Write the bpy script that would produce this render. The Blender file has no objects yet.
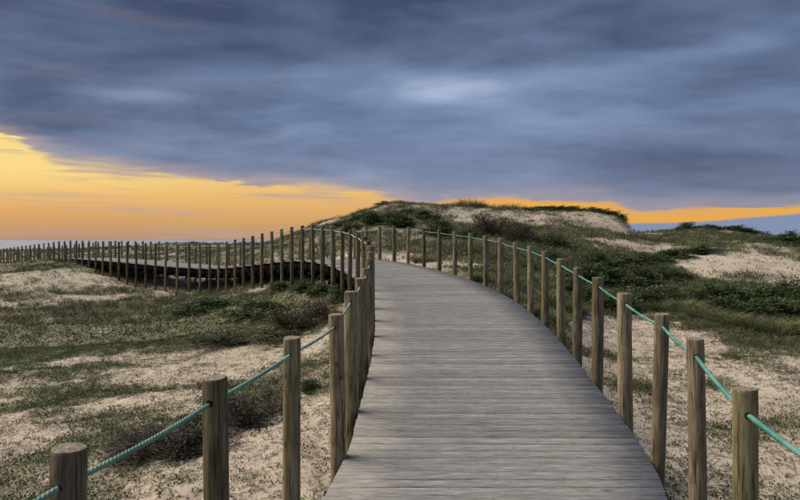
import bpy, bmesh, math, random
import numpy as np
from mathutils import Vector, Matrix

random.seed(7)
rng = np.random.default_rng(11)
R = math.radians
scene = bpy.context.scene
COL = scene.collection

# ------------------------------------------------------------------ camera
F = 580.0            # focal length in pixels of an 800 px wide picture
HOR = 240.0          # picture row of the sea horizon
CAMH = 1.5           # eye height above the near deck
cam_d = bpy.data.cameras.new("camera")
cam_d.sensor_width = 36.0
cam_d.lens = 36.0 * F / 800.0
cam_d.shift_y = -(250.0 - HOR) / 800.0
cam_d.clip_start = 0.05
cam_d.clip_end = 60000.0
cam = bpy.data.objects.new("camera", cam_d)
COL.objects.link(cam)
cam.location = (0, 0, CAMH)
cam.rotation_euler = (R(90), 0, 0)
scene.camera = cam

# ------------------------------------------------------------------ colour management
EXPO = 1.75
vs = scene.view_settings
vs.view_transform = 'Standard'
vs.look = 'None'
vs.gamma = 1.0
vs.use_curve_mapping = False
vs.exposure = EXPO

# ------------------------------------------------------------------ soft sun lamp, set above the real low sun as added fill
SUN_AZ, SUN_EL = R(-75), R(46)      # azimuth from the view direction (+Y), negative = left
sun_d = bpy.data.lights.new("sun", 'SUN')
sun_d.energy = 1.5
sun_d.angle = R(48)
sun_d.color = (1.0, 0.87, 0.68)
sun = bpy.data.objects.new("sun", sun_d)
COL.objects.link(sun)
sdir = Vector((math.sin(SUN_AZ) * math.cos(SUN_EL), math.cos(SUN_AZ) * math.cos(SUN_EL), math.sin(SUN_EL)))
sun.rotation_euler = (-sdir).to_track_quat('-Z', 'Y').to_euler()
sun.location = sdir * 50

# ------------------------------------------------------------------ node helper
class NT:
    def __init__(s, tree):
        s.t = tree
        s.n = tree.nodes
        s.l = tree.links
    def put(s, sock, v):
        if v is None:
            return
        if isinstance(v, bpy.types.NodeSocket):
            s.l.new(v, sock)
        else:
            if sock.type == 'RGBA' and len(v) == 3:
                v = (*v, 1.0)
            sock.default_value = v
    def math(s, op, a, b=None, c=None, clamp=False):
        n = s.n.new('ShaderNodeMath'); n.operation = op; n.use_clamp = clamp
        for i, v in enumerate((a, b, c)):
            s.put(n.inputs[i], v)
        return n.outputs[0]
    def maprange(s, v, a, b, c=0.0, d=1.0, mode='SMOOTHSTEP'):
        n = s.n.new('ShaderNodeMapRange'); n.interpolation_type = mode
        for i, q in enumerate((v, a, b, c, d)):
            s.put(n.inputs[i], q)
        return n.outputs[0]
    def mix(s, f, a, b, mode='MIX'):
        n = s.n.new('ShaderNodeMix'); n.data_type = 'RGBA'; n.blend_type = mode; n.clamp_factor = True
        s.put(n.inputs[0], f); s.put(n.inputs[6], a); s.put(n.inputs[7], b)
        return n.outputs[2]
    def noise(s, vec, scale, detail=4.0, rough=0.55, dist=0.0, out=0):
        n = s.n.new('ShaderNodeTexNoise')
        s.put(n.inputs['Vector'], vec)
        n.inputs['Scale'].default_value = scale
        n.inputs['Detail'].default_value = detail
        n.inputs['Roughness'].default_value = rough
        n.inputs['Distortion'].default_value = dist
        return n.outputs[out]
    def voro(s, vec, scale, feature='F1', rand=1.0):
        n = s.n.new('ShaderNodeTexVoronoi'); n.feature = feature
        s.put(n.inputs['Vector'], vec); n.inputs['Scale'].default_value = scale
        n.inputs['Randomness'].default_value = rand
        return n
    def ramp(s, f, stops, interp='LINEAR'):
        n = s.n.new('ShaderNodeValToRGB'); cr = n.color_ramp; cr.interpolation = interp
        while len(cr.elements) < len(stops):
            cr.elements.new(0.5)
        for e, (p, c) in zip(cr.elements, stops):
            e.position = p
            e.color = (*c, 1.0) if len(c) == 3 else c
        s.put(n.inputs[0], f)
        return n.outputs[0]
    def comb(s, x, y, z):
        n = s.n.new('ShaderNodeCombineXYZ')
        s.put(n.inputs[0], x); s.put(n.inputs[1], y); s.put(n.inputs[2], z)
        return n.outputs[0]
    def sep(s, v):
        n = s.n.new('ShaderNodeSeparateXYZ'); s.put(n.inputs[0], v)
        return n.outputs
    def vmath(s, op, a, b=None):
        n = s.n.new('ShaderNodeVectorMath'); n.operation = op
        s.put(n.inputs[0], a); s.put(n.inputs[1], b)
        return n.outputs[0]
    def curve(s, f, pts):
        n = s.n.new('ShaderNodeFloatCurve')
        c = n.mapping.curves[0]
        while len(c.points) < len(pts):
            c.points.new(0.5, 0.5)
        for p, (x, y) in zip(c.points, pts):
            p.location = (x, y); p.handle_type = 'AUTO_CLAMPED'
        n.mapping.update()
        s.put(n.inputs[1], f)
        return n.outputs[0]
    def bump(s, h, strength=0.5, dist=0.01, normal=None):
        n = s.n.new('ShaderNodeBump')
        n.inputs['Strength'].default_value = strength
        n.inputs['Distance'].default_value = dist
        s.put(n.inputs['Height'], h)
        if normal is not None:
            s.put(n.inputs['Normal'], normal)
        return n.outputs[0]

# ------------------------------------------------------------------ sky
world = bpy.data.worlds.new("World")
scene.world = world
world.use_nodes = True
W = NT(world.node_tree)
W.n.clear()
tc = W.n.new('ShaderNodeTexCoord').outputs['Generated']
dirv = W.vmath('NORMALIZE', tc)
dx, dy, dz = W.sep(dirv)
az = W.math('ARCTAN2', dx, dy)
el = W.math('ARCSINE', dz)
nish = W.n.new('ShaderNodeTexSky'); nish.sky_type = 'NISHITA'; nish.sun_disc = False
nish.sun_elevation = R(1.5); nish.sun_rotation = R(-50) ; nish.air_density = 1.6; nish.dust_density = 2.5

# clear evening air below the cloud deck: gold above, duller orange at the sea
clear = W.ramp(W.maprange(el, -0.01, 0.30, 0, 1, 'LINEAR'), [
    (0.00, (0.42, 0.31, 0.27)), (0.05, (0.56, 0.335, 0.19)), (0.14, (0.74, 0.42, 0.165)),
    (0.25, (0.90, 0.53, 0.185)), (0.36, (0.98, 0.66, 0.24)), (0.50, (0.98, 0.70, 0.21)), (1.0, (0.60, 0.58, 0.50))])
rightness = W.maprange(az, -0.15, 0.30)
clear = W.mix(W.math('MULTIPLY', rightness, 0.85), clear, (0.93, 0.46, 0.075))
clear = W.mix(0.12, clear, W.mix(1.0, nish.outputs[0], (0.10, 0.10, 0.10), 'MULTIPLY'))
clear = W.mix(W.math('MULTIPLY', W.maprange(az, -0.25, -0.62), W.maprange(el, 0.04, 0.12, 0, 0.7)), clear, (1.0, 0.76, 0.28))
# faint mauve streaks lying in the clear band
stc = W.comb(W.math('MULTIPLY', az, 3.0), W.math('MULTIPLY', el, 55.0), 0.0)
st = W.noise(stc, 1.0, 4.0, 0.55)
stm = W.math('MULTIPLY', W.maprange(st, 0.50, 0.68), W.maprange(el, 0.15, 0.02))
clear = W.mix(W.math('MULTIPLY', stm, 0.6), clear, (0.50, 0.36, 0.33))

# the deck of cloud, laid out on a flat layer overhead
den = W.math('ADD', W.math('MAXIMUM', dz, 0.0), 0.16)
qx = W.math('DIVIDE', dx, den)
qy = W.math('DIVIDE', dy, den)
q = W.comb(qx, qy, 0.0)
warp = W.vmath('SCALE', W.vmath('SUBTRACT', W.noise(q, 0.55, 3.0, 0.5, 0, 1), (0.5, 0.5, 0.5)))
warp.node.inputs['Scale'].default_value = 0.9
qw = W.vmath('ADD', q, warp)
qs = W.vmath('MULTIPLY', qw, (0.80, 1.15, 1.0))
big = W.noise(W.vmath('ADD', qs, (1.3, 4.1, 0.0)), 0.62, 4.0, 0.5)
fine = W.noise(W.vmath('ADD', qs, (7.7, 2.2, 0.0)), 1.9, 7.0, 0.58)
stre = W.noise(W.comb(W.math('MULTIPLY', az, 2.2), W.math('MULTIPLY', el, 13.0), 3.0), 1.0, 4.0, 0.5, 0.5)
lum = W.math('ADD', W.math('MULTIPLY', big, 0.42), W.math('ADD', W.math('MULTIPLY', fine, 0.30), W.math('MULTIPLY', stre, 0.14)))
lum = W.math('ADD', lum, 0.085)
# broad masses and breaks of this particular cloud deck (azimuth, elevation, half-widths, lift)
wn = W.sep(W.noise(W.comb(W.math('MULTIPLY', az, 2.4), W.math('MULTIPLY', el, 7.0), 9.0), 1.0, 4.0, 0.55, 0, 1))
azw = W.math('ADD', az, W.math('MULTIPLY', W.math('SUBTRACT', wn[0], 0.5), 0.35))
elw = W.math('ADD', el, W.math('MULTIPLY', W.math('SUBTRACT', wn[1], 0.5), 0.09))
for px_, py_, rw, rh, am in [(-40, -30, 320, 85, -.12), (820, -15, 270, 70, -.14), (420, -40, 420, 50, -.06), (790, 150, 130, 75, -.07), (300, -10, 200, 30, -.03), (110, 130, 160, 26, -.03),
                             (490, 78, 85, 14, .13), (690, 47, 140, 14, .12), (150, 98, 46, 10, .09), (560, 20, 160, 16, .03), (440, 135, 110, 26, .04), (250, 70, 160, 26, .035), (330, 170, 120, 12, .02), (620, 115, 90, 10, .05)]:
    a_ = math.atan((px_ - 400) / F); e_ = math.atan((HOR - py_) / math.hypot(F, px_ - 400))
    u_ = W.math('MULTIPLY', W.math('SUBTRACT', azw, a_), F / rw); v_ = W.math('MULTIPLY', W.math('SUBTRACT', elw, e_), F / rh)
    g_ = W.math('EXPONENT', W.math('MULTIPLY', W.math('ADD', W.math('MULTIPLY', u_, u_), W.math('MULTIPLY', v_, v_)), -1.0))
    lum = W.math('MULTIPLY_ADD', g_, am, lum)
cloud = W.ramp(lum, [
    (0.35, (0.054, 0.078, 0.152)), (0.43, (0.108, 0.152, 0.255)), (0.50, (0.165, 0.225, 0.360)),
    (0.57, (0.225, 0.300, 0.460)), (0.67, (0.39, 0.47, 0.64))])
# greyer, paler underside toward the far edge; mauve tinge where it nears the gap
cloud = W.mix(W.math('MULTIPLY', W.maprange(el, 0.22, 0.03), 0.55), cloud, (0.195, 0.215, 0.310))
warmth = W.math('MULTIPLY', W.maprange(az, 0.0, -0.55), W.maprange(st, 0.45, 0.75))
cloud = W.mix(W.math('MULTIPLY', warmth, 0.25), cloud, (0.27, 0.20, 0.22))
# overcast sky grows brighter toward the zenith
zen = W.maprange(el, 0.40, 1.35, 1.0, 1.5)
cloud = W.vmath('SCALE', cloud); cloud.node.inputs['Scale'].default_value = 1.0
W.l.new(zen, cloud.node.inputs['Scale'])

AZS = lambda a: (a + 1.6) / 3.2
t_az = W.maprange(az, -1.6, 1.6, 0, 1, 'LINEAR')
edge = W.curve(t_az, [(0.0, 0.0), (AZS(-1.2), 0.22), (AZS(-0.8), 0.185), (AZS(-0.64), 0.153), (AZS(-0.604), 0.146), (AZS(-0.568), 0.135), (AZS(-0.53), 0.118), (AZS(-0.477), 0.109),
                      (AZS(-0.377), 0.100), (AZS(-0.253), 0.091), (AZS(-0.103), 0.085), (AZS(0.0), 0.076), (AZS(0.05), 0.070), (AZS(0.09), 0.071), (AZS(0.25), 0.069), (AZS(0.345), 0.063), (AZS(0.40), 0.047),
                      (AZS(0.6), 0.049), (AZS(0.9), 0.035), (1.0, 0.0)])
ragc = W.comb(W.math('MULTIPLY', az, 6.0), W.math('MULTIPLY', el, 46.0), 1.7)
rag = W.math('SUBTRACT', W.noise(ragc, 1.0, 6.0, 0.6, 0.4), 0.5)
el_r = W.math('ADD', el, W.math('MULTIPLY', rag, W.maprange(edge, 0.04, 0.12, 0.030, 0.070, 'LINEAR')))
soft = W.maprange(W.noise(W.comb(W.math('MULTIPLY', az, 5.0), W.math('MULTIPLY', el, 9.0), 5.0), 1.0, 3.0), 0.35, 0.65, 0.004, 0.022)
dlt = W.math('SUBTRACT', el_r, edge)
soft = W.math('MULTIPLY', soft, W.maprange(az, -0.05, 0.25, 1.0, 0.30))
deckm = W.maprange(dlt, W.math('MULTIPLY', soft, -1.0), W.math('MULTIPLY', soft, 0.8))
# loose wisps hanging below the edge
wsp = W.noise(W.comb(W.math('MULTIPLY', az, 4.5), W.math('MULTIPLY', el, 75.0), 2.0), 1.0, 5.0, 0.55, 0.5)
wspm = W.math('MULTIPLY', W.math('MULTIPLY', W.maprange(wsp, 0.50, 0.64), W.maprange(az, 0.10, -0.05)), W.maprange(dlt, -0.040, 0.0))
deckm = W.math('MAXIMUM', deckm, W.math('MULTIPLY', wspm, 0.75))
bank = W.curve(t_az, [(0.0, 0.0), (AZS(0.20), 0.0), (AZS(0.33), 0.012), (AZS(0.38), 0.026), (AZS(0.47), 0.0275), (AZS(0.55), 0.034),
                      (AZS(0.604), 0.038), (AZS(0.9), 0.045), (1.0, 0.05)])
bankm = W.maprange(W.math('SUBTRACT', W.math('ADD', el, W.math('MULTIPLY', rag, 0.008)), bank), 0.002, -0.003)
sky = W.mix(bankm, clear, (0.23, 0.285, 0.43))
# pale rim where the deck thins
rim = W.math('MULTIPLY', W.maprange(W.math('SUBTRACT', el_r, edge), 0.045, 0.0), W.maprange(stre, 0.38, 0.60))
cloud = W.mix(W.math('MULTIPLY', rim, 0.45), cloud, (0.40, 0.36, 0.40))
glow = W.math('MULTIPLY', W.maprange(dlt, 0.030, -0.004), W.maprange(az, 0.12, -0.30, 0.25, 0.60))
cloud = W.mix(glow, cloud, (0.52, 0.39, 0.34))
sky = W.mix(deckm, sky, cloud)
bg = W.n.new('ShaderNodeBackground')
W.put(bg.inputs[0], sky)
bg.inputs[1].default_value = 2.0 ** (-EXPO)
wo = W.n.new('ShaderNodeOutputWorld')
W.l.new(bg.outputs[0], wo.inputs[0])

# ------------------------------------------------------------------ numpy noise
_perm = rng.permutation(512).astype(np.int64)
_ang = rng.random(512) * 2 * np.pi
def gnoise(x, y, seed=0):
    x = np.asarray(x, float) + seed * 17.31; y = np.asarray(y, float) - seed * 9.77
    xi = np.floor(x).astype(np.int64); yi = np.floor(y).astype(np.int64)
    xf = x - xi; yf = y - yi
    def g(i, j, u, v):
        a = _ang[_perm[(_perm[i & 511] + j) & 511]]
        return np.cos(a) * u + np.sin(a) * v
    s = xf ** 3 * (xf * (xf * 6 - 15) + 10); t = yf ** 3 * (yf * (yf * 6 - 15) + 10)
    n00 = g(xi, yi, xf, yf); n10 = g(xi + 1, yi, xf - 1, yf)
    n01 = g(xi, yi + 1, xf, yf - 1); n11 = g(xi + 1, yi + 1, xf - 1, yf - 1)
    return ((n00 * (1 - s) + n10 * s) * (1 - t) + (n01 * (1 - s) + n11 * s) * t) * 1.5
def fbm(x, y, oct=4, seed=0, gain=0.5):
    v = 0; a = 1.0; f = 1.0
    for k in range(oct):
        v = v + a * gnoise(np.asarray(x) * f, np.asarray(y) * f, seed + k); a *= gain; f *= 2.03
    return v
def sstep(a, b, x):
    t = np.clip((x - a) / (b - a), 0, 1)
    return t * t * (3 - 2 * t)

def at(px, py, Y):            # a picture point at depth Y
    return ((px - 400) / F * Y, Y, CAMH - (py - HOR) / F * Y)

# ------------------------------------------------------------------ the two fence lines and the deck between them
PH = 1.0                      # post height above the deck
STEP = 0.87
def march(start, pxs):
    pts = [start]
    for px in pxs:
        u = (px - 400) / F; x0, y0 = pts[-1]
        a = u * u + 1; b = -2 * (u * x0 + y0); c = x0 * x0 + y0 * y0 - STEP ** 2
        D = b * b - 4 * a * c
        Y = (-b + math.sqrt(D)) / (2 * a) if D > 0 else -b / (2 * a) + 0.3
        pts.append((u * Y, Y))
    return pts
near_l = [at(69, 0, 1.43)[:2], at(215, 0, 2.12)[:2], at(292, 0, 3.02)[:2], at(336, 0, 4.03)[:2]]
lx = [351, 361, 367, 370, 371.5, 371.5, 370, 365.5, 359, 352, 342.5, 334, 323.5, 313.7, 303, 291.5, 282, 272, 262.5, 253, 244, 235,
      227, 219, 210, 201, 190, 177.5, 166, 155.5, 146, 136, 127, 119, 111, 103, 95.5, 89, 82.5, 76.5, 70.5, 64.5]
lt = [289, 277, 268, 259, 252, 246, 240.5, 236.5, 233, 231, 228.5, 227.5, 223, 223, 224.5, 225, 228, 231, 233, 236, 238, 240,
      241.5, 243.5, 245, 245.5, 245, 244.5, 244, 243.5, 243, 242.5, 242, 241.5, 241.5, 241, 241, 241, 241, 240.5, 240.5, 240.5]
left = near_l + march(near_l[-1], lx)[1:]
ltop = [445, 378, 336, 313] + lt
x0, y0 = left[-1]
ang = math.atan2(12.1, 11.6)
for k in range(24):           # the far reach, heading off to the left
    x0 -= 1.0 * math.sin(ang); y0 += 1.0 * math.cos(ang)
    left.append((x0, y0)); ltop.append(None)
left = np.array(left)
dl = np.zeros(len(left))
for i, t in enumerate(ltop):
    if t is not None:
        dl[i] = (CAMH - PH) - (t - HOR) * left[i, 1] / F
    else:
        dl[i] = dl[i - 1] - 0.042
dl[:5] = 0.0
for _ in range(7):
    d2 = dl.copy(); d2[1:-1] = (dl[:-2] + 2 * dl[1:-1] + dl[2:]) / 4; d2[:4] = 0; dl = d2
for _ in range(2):            # ease the plan line
    p2 = left.copy(); p2[5:-1] = (left[4:-2] + 2 * left[5:-1] + left[6:]) / 4; left = p2
back_l = [(-1.36, -1.6), (-1.08, -0.55), (-0.92, 0.50)]
left = np.vstack([np.array([(-2.0, -3.7), (-1.66, -2.65)] + back_l), left]); dl = np.concatenate([np.zeros(5), dl])

near_r = [at(745, 0, 2.0)[:2], at(695, 0, 2.90)[:2], at(662, 0, 3.95)[:2], at(625, 0, 4.90)[:2]]
rx = [597, 580, 562, 546, 532, 518, 502, 487, 472, 456, 440, 425, 409, 395, 380, 366]
right = near_r + march(near_r[-1], rx)[1:]
right = np.array([(0.30, -3.3), (0.47, -2.2), (0.62, -1.15), (0.78, -0.1), (0.98, 0.93)] + right)
for _ in range(2):
    p2 = right.copy(); p2[8:-1] = (right[7:-2] + 2 * right[8:-1] + right[9:]) / 4; right = p2
# continue the outer line parallel to the inner one
def tangents(p):
    t = np.gradient(p, axis=0); t /= np.linalg.norm(t, axis=1)[:, None]
    return t
tl = tangents(left)
for _ in range(4):
    t2 = tl.copy(); t2[1:-1] = (tl[:-2] + 2 * tl[1:-1] + tl[2:]) / 4; tl = t2 / np.linalg.norm(t2, axis=1)[:, None]
nl = np.stack([tl[:, 1], -tl[:, 0]], 1)                # to the right of the walking direction
WID = 2.32
outer = left + nl * WID
i0 = np.where(outer[:, 1] > right[-1, 1] + 0.75)[0][0]
end = right[-1]
join = outer[i0:]
rl = [end]
poly = np.vstack([[end], join])
seg = np.linalg.norm(np.diff(poly, axis=0), axis=1); cs = np.concatenate([[0], np.cumsum(seg)])
ss = np.arange(STEP, cs[-1], STEP)
more = np.stack([np.interp(ss, cs, poly[:, 0]), np.interp(ss, cs, poly[:, 1])], 1)
right = np.vstack([right, more])

def dense(p, step=0.05):      # Catmull-Rom resample
    out = []
    for i in range(len(p) - 1):
        p0 = p[max(i - 1, 0)]; p1 = p[i]; p2 = p[i + 1]; p3 = p[min(i + 2, len(p) - 1)]
        n = max(2, int(np.linalg.norm(p2 - p1) / step))
        for k in range(n):
            t = k / n
            out.append(0.5 * ((2 * p1) + (-p0 + p2) * t + (2 * p0 - 5 * p1 + 4 * p2 - p3) * t * t + (-p0 + 3 * p1 - 3 * p2 + p3) * t ** 3))
    out.append(p[-1])
    return np.array(out)
L3 = dense(np.column_stack([left, dl]))
Rp = dense(right)
# deck edges sit just inside the posts
def inset(p, off):
    t = tangents(p[:, :2]); n = np.stack([t[:, 1], -t[:, 0]], 1)
    q = p.copy(); q[:, :2] += n * off
    return q
LE = inset(L3, 0.066)
RE = inset(Rp, -0.066)
# cross-lines of the deck: square to the walk, level with X on the straight start
tL = tangents(L3[:, :2])
k = 60
hd = np.arctan2(tL[:, 0], tL[:, 1])
hd = np.convolve(np.pad(hd, k, mode='edge'), np.ones(2 * k + 1) / (2 * k + 1), 'valid')
hd = np.where(LE[:, 1] < 10, hd * sstep(7.0, 12.0, LE[:, 1]), hd * sstep(7.0, 12.0, LE[:, 1]))
def crossing(i):
    p = LE[i, :2]; c = np.array([math.cos(hd[i]), -math.sin(hd[i])]); t = np.array([math.sin(hd[i]), math.cos(hd[i])])
    rel = RE - p
    a = rel @ t; b = rel @ c
    ok = np.where((b > 1.0) & (b < 4.0))[0]
    j = ok[np.argmin(np.abs(a[ok]))]
    return RE[j]
SEC_L = []; SEC_R = []
jprev = 0
for i in range(0, len(LE)):
    r = crossing(i)
    SEC_L.append(LE[i]); SEC_R.append([r[0], r[1], LE[i, 2]])
SEC_L = np.array(SEC_L); SEC_R = np.array(SEC_R)
kk = 9
for a in range(2):
    SEC_R[:, a] = np.convolve(np.pad(SEC_R[:, a], kk, mode='edge'), np.ones(2 * kk + 1) / (2 * kk + 1), 'valid')
CEN = (SEC_L + SEC_R) / 2
CS = np.concatenate([[0], np.cumsum(np.linalg.norm(np.diff(CEN[:, :2], axis=0), axis=1))])
def sec(s):
    a = np.array([np.interp(s, CS, SEC_L[:, i]) for i in range(3)])
    b = np.array([np.interp(s, CS, SEC_R[:, i]) for i in range(3)])
    return a, b
def deck_z(x, y):
    j = np.argmin((CEN[:, 0] - x) ** 2 + (CEN[:, 1] - y) ** 2)
    return CEN[j, 2]

# ------------------------------------------------------------------ terrain height
CP = []
def cp(px, py, Y):
    CP.append(at(px, py, Y))
def cw(x, y, z):
    CP.append((x, y, z))
# near ground either side
for x, y, z in [(-1.3, 2.5, -0.55), (-4, 3, -0.65), (2.2, 2.5, -0.5), (5, 3, -0.45), (0, 3, -0.5), (-1.6, 5, -0.5), (-5, 6, -0.75), (2.6, 5.5, -0.45),
                (6, 6, -0.35), (0.7, 6, -0.45), (0.8, 8, -0.15), (-1.4, 7.5, -0.5), (-3.2, 9, -0.62), (-9, 10, -0.85), (-6, 12, -0.75), (-12, 14, -0.95),
                (3.0, 9, -0.28), (7, 10, -0.2), (2.7, 11, 0.25), (12, 12, 0.0), (0.3, 11.5, 0.4), (0.0, 14.7, 0.72), (-1.6, 16.8, 0.65), (-2.1, 11.4, -0.28), (-4.6, 14.5, -0.55)]:
    cw(x, y, z)
# along the second reach (under and in front of it)
yw = lambda Y: 4 + (Y - 4) * 0.845
cp(343, 300, yw(15.2)); cp(323, 287, yw(17.2)); cp(291, 288, yw(19.8)); cp(244, 289, yw(24)); cp(205, 293, yw(28)); cp(166, 291, yw(30.5)); cp(119, 279, yw(33.8)); cp(90, 268, yw(36)); cp(64, 261.5, yw(39.0))
cp(30, 262, 38.5); cp(0, 264.5, 45); cp(-40, 267, 54)
cw(-12, 19, -1.05); cw(-17, 23, -0.9); cw(-8, 18, -0.95); cw(-19, 29, -0.15); cw(-23, 32, -0.1); cw(-28, 26, -0.5)
# behind it, low dunes before the sea
cp(300, 262, 26); cp(250, 262, 31); cp(190, 262, 36); cp(120, 257, 42); cp(60, 255, 48); cp(0, 258, 58)
cp(305, 238, 46); cp(275, 244, 50); cp(230, 246, 54); cp(190, 245, 56); cp(160, 245.5, 58); cp(130, 248, 60); cp(100, 249.5, 62); cp(50, 251, 66); cp(0, 251.5, 72); cp(-80, 252, 80)
# the big dune ahead
cp(318, 226, 41); cp(338, 217.5, 40); cp(352, 219, 39); cp(366, 213, 37); cp(385, 205, 36); cp(412, 204, 36); cp(440, 206, 36); cp(470, 207, 36); cp(505, 209, 36)
cp(540, 210, 35); cp(575, 212, 35); cp(605, 214, 34); cp(622, 220, 34); cp(632, 237, 34); cp(640, 240, 36); cp(655, 240, 40)
cp(350, 240, 26); cp(390, 235, 25); cp(430, 232, 26); cp(470, 228, 27); cp(500, 222, 29); cp(540, 226, 28); cp(590, 227, 29)
cp(400, 256, 20.5); cp(440, 253, 20); cp(480, 250, 19.5); cp(520, 252, 19); cp(560, 250, 21); cp(600, 245, 23); cp(640, 243, 26); cp(680, 242, 28)
# slope on the right with its bare bank
cp(560, 285, 14.5); cp(600, 290, 15); cp(640, 290, 15.5); cp(640, 265, 19.5); cp(600, 262, 19.5); cp(640, 312, 12.8)
cp(700, 312, 12.6); cp(760, 312, 12.6); cp(820, 312, 12.6); cp(700, 285, 16); cp(760, 278, 17); cp(820, 276, 17.5)
cp(700, 262, 19.5); cp(740, 262, 19.5); cp(800, 262, 19.8); cp(720, 248, 22.5); cp(770, 247, 22.5); cp(830, 248, 23)
cp(680, 240, 34); cp(720, 240, 33); cp(780, 242, 32)
cp(665, 235, 45); cp(690, 230, 45); cp(715, 230, 45); cp(745, 232, 45); cp(757, 238, 44); cp(775, 241, 44); cp(800, 241, 44); cp(860, 242, 45)
# land falls away behind everything
for px in (-60, 60, 180, 300, 400, 500, 600, 700, 800, 900):
    CP.append((at(px, 0, 105)[0], 105, -1.6))
    CP.append((at(px, 0, 150)[0], 150, -3.5))
CPA = np.array(CP)
def warpc(x, y):
    a = np.clip(np.arctan2(x, np.maximum(y, 0.3)), -0.95, 0.95)
    r = np.clip(np.hypot(x, y), 2.2, 170)
    return a * 2.2, np.log(r)
cu, cv = warpc(CPA[:, 0], CPA[:, 1])
def tps_k(r2):
    return 0.5 * r2 * np.log(r2 + 1e-12)
n = len(cu)
K = tps_k((cu[:, None] - cu[None]) ** 2 + (cv[:, None] - cv[None]) ** 2) + np.eye(n) * 2e-4
Pm = np.column_stack([np.ones(n), cu, cv])
A = np.zeros((n + 3, n + 3)); A[:n, :n] = K; A[:n, n:] = Pm; A[n:, :n] = Pm.T
sol = np.linalg.solve(A, np.concatenate([CPA[:, 2], np.zeros(3)]))
CENd = CEN[::4]
def height(x, y, detail=True):
    x = np.atleast_1d(np.asarray(x, float)); y = np.atleast_1d(np.asarray(y, float))
    z = np.empty_like(x)
    for a in range(0, len(x), 20000):
        sl = slice(a, a + 20000)
        u, v = warpc(x[sl], y[sl])
        kk_ = tps_k((u[:, None] - cu[None]) ** 2 + (v[:, None] - cv[None]) ** 2)
        z[sl] = kk_ @ sol[:n] + sol[n] + sol[n + 1] * u + sol[n + 2] * v
    r = np.hypot(x, y)
    z = z * sstep(-5, 0.5, y) + (-0.55) * (1 - sstep(-5, 0.5, y))
    far = sstep(120, 260, r)
    z = z * (1 - far) + (-14) * far
    if detail:
        amp = 0.05 + 0.10 * sstep(15, 40, r)
        z = z + amp * fbm(x / 1.7, y / 1.7, 4, 3) + (0.016 * fbm(x / 0.22, y / 0.22, 3, 9) - 0.035 * sstep(.30, .70, gnoise(x / .38, y / .33, 44))) * (1 - sstep(18, 30, r))
    # keep the sand below the deck
    near = np.full_like(x, 9.0); dz_ = np.zeros_like(x)
    idx = np.where((y < 60) & (y > -8) & (x > -48) & (x < 6))[0]
    for a in range(0, len(idx), 8000):
        ii = idx[a:a + 8000]
        D = (x[ii][:, None] - CENd[None, :, 0]) ** 2 + (y[ii][:, None] - CENd[None, :, 1]) ** 2
        j = np.argmin(D, axis=1)
        near[ii] = np.sqrt(D[np.arange(len(ii)), j]); dz_[ii] = CENd[j, 2]
    lim = dz_ - 0.11 + np.clip(near - 1.35, 0, None) * 0.55
    z = np.where(near < 6, np.minimum(z, lim), z)
    return z

def ground_at(px, py, y0=2.5, y1=110):
    Ys = np.exp(np.linspace(math.log(y0), math.log(y1), 500))
    X = (px - 400) / F * Ys; Z = CAMH - (py - HOR) / F * Ys
    g = height(X, Ys, False)
    hit = np.where(Z <= g)[0]
    if len(hit) == 0:
        return None
    i = hit[0]
    return X[i], Ys[i], g[i]

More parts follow.
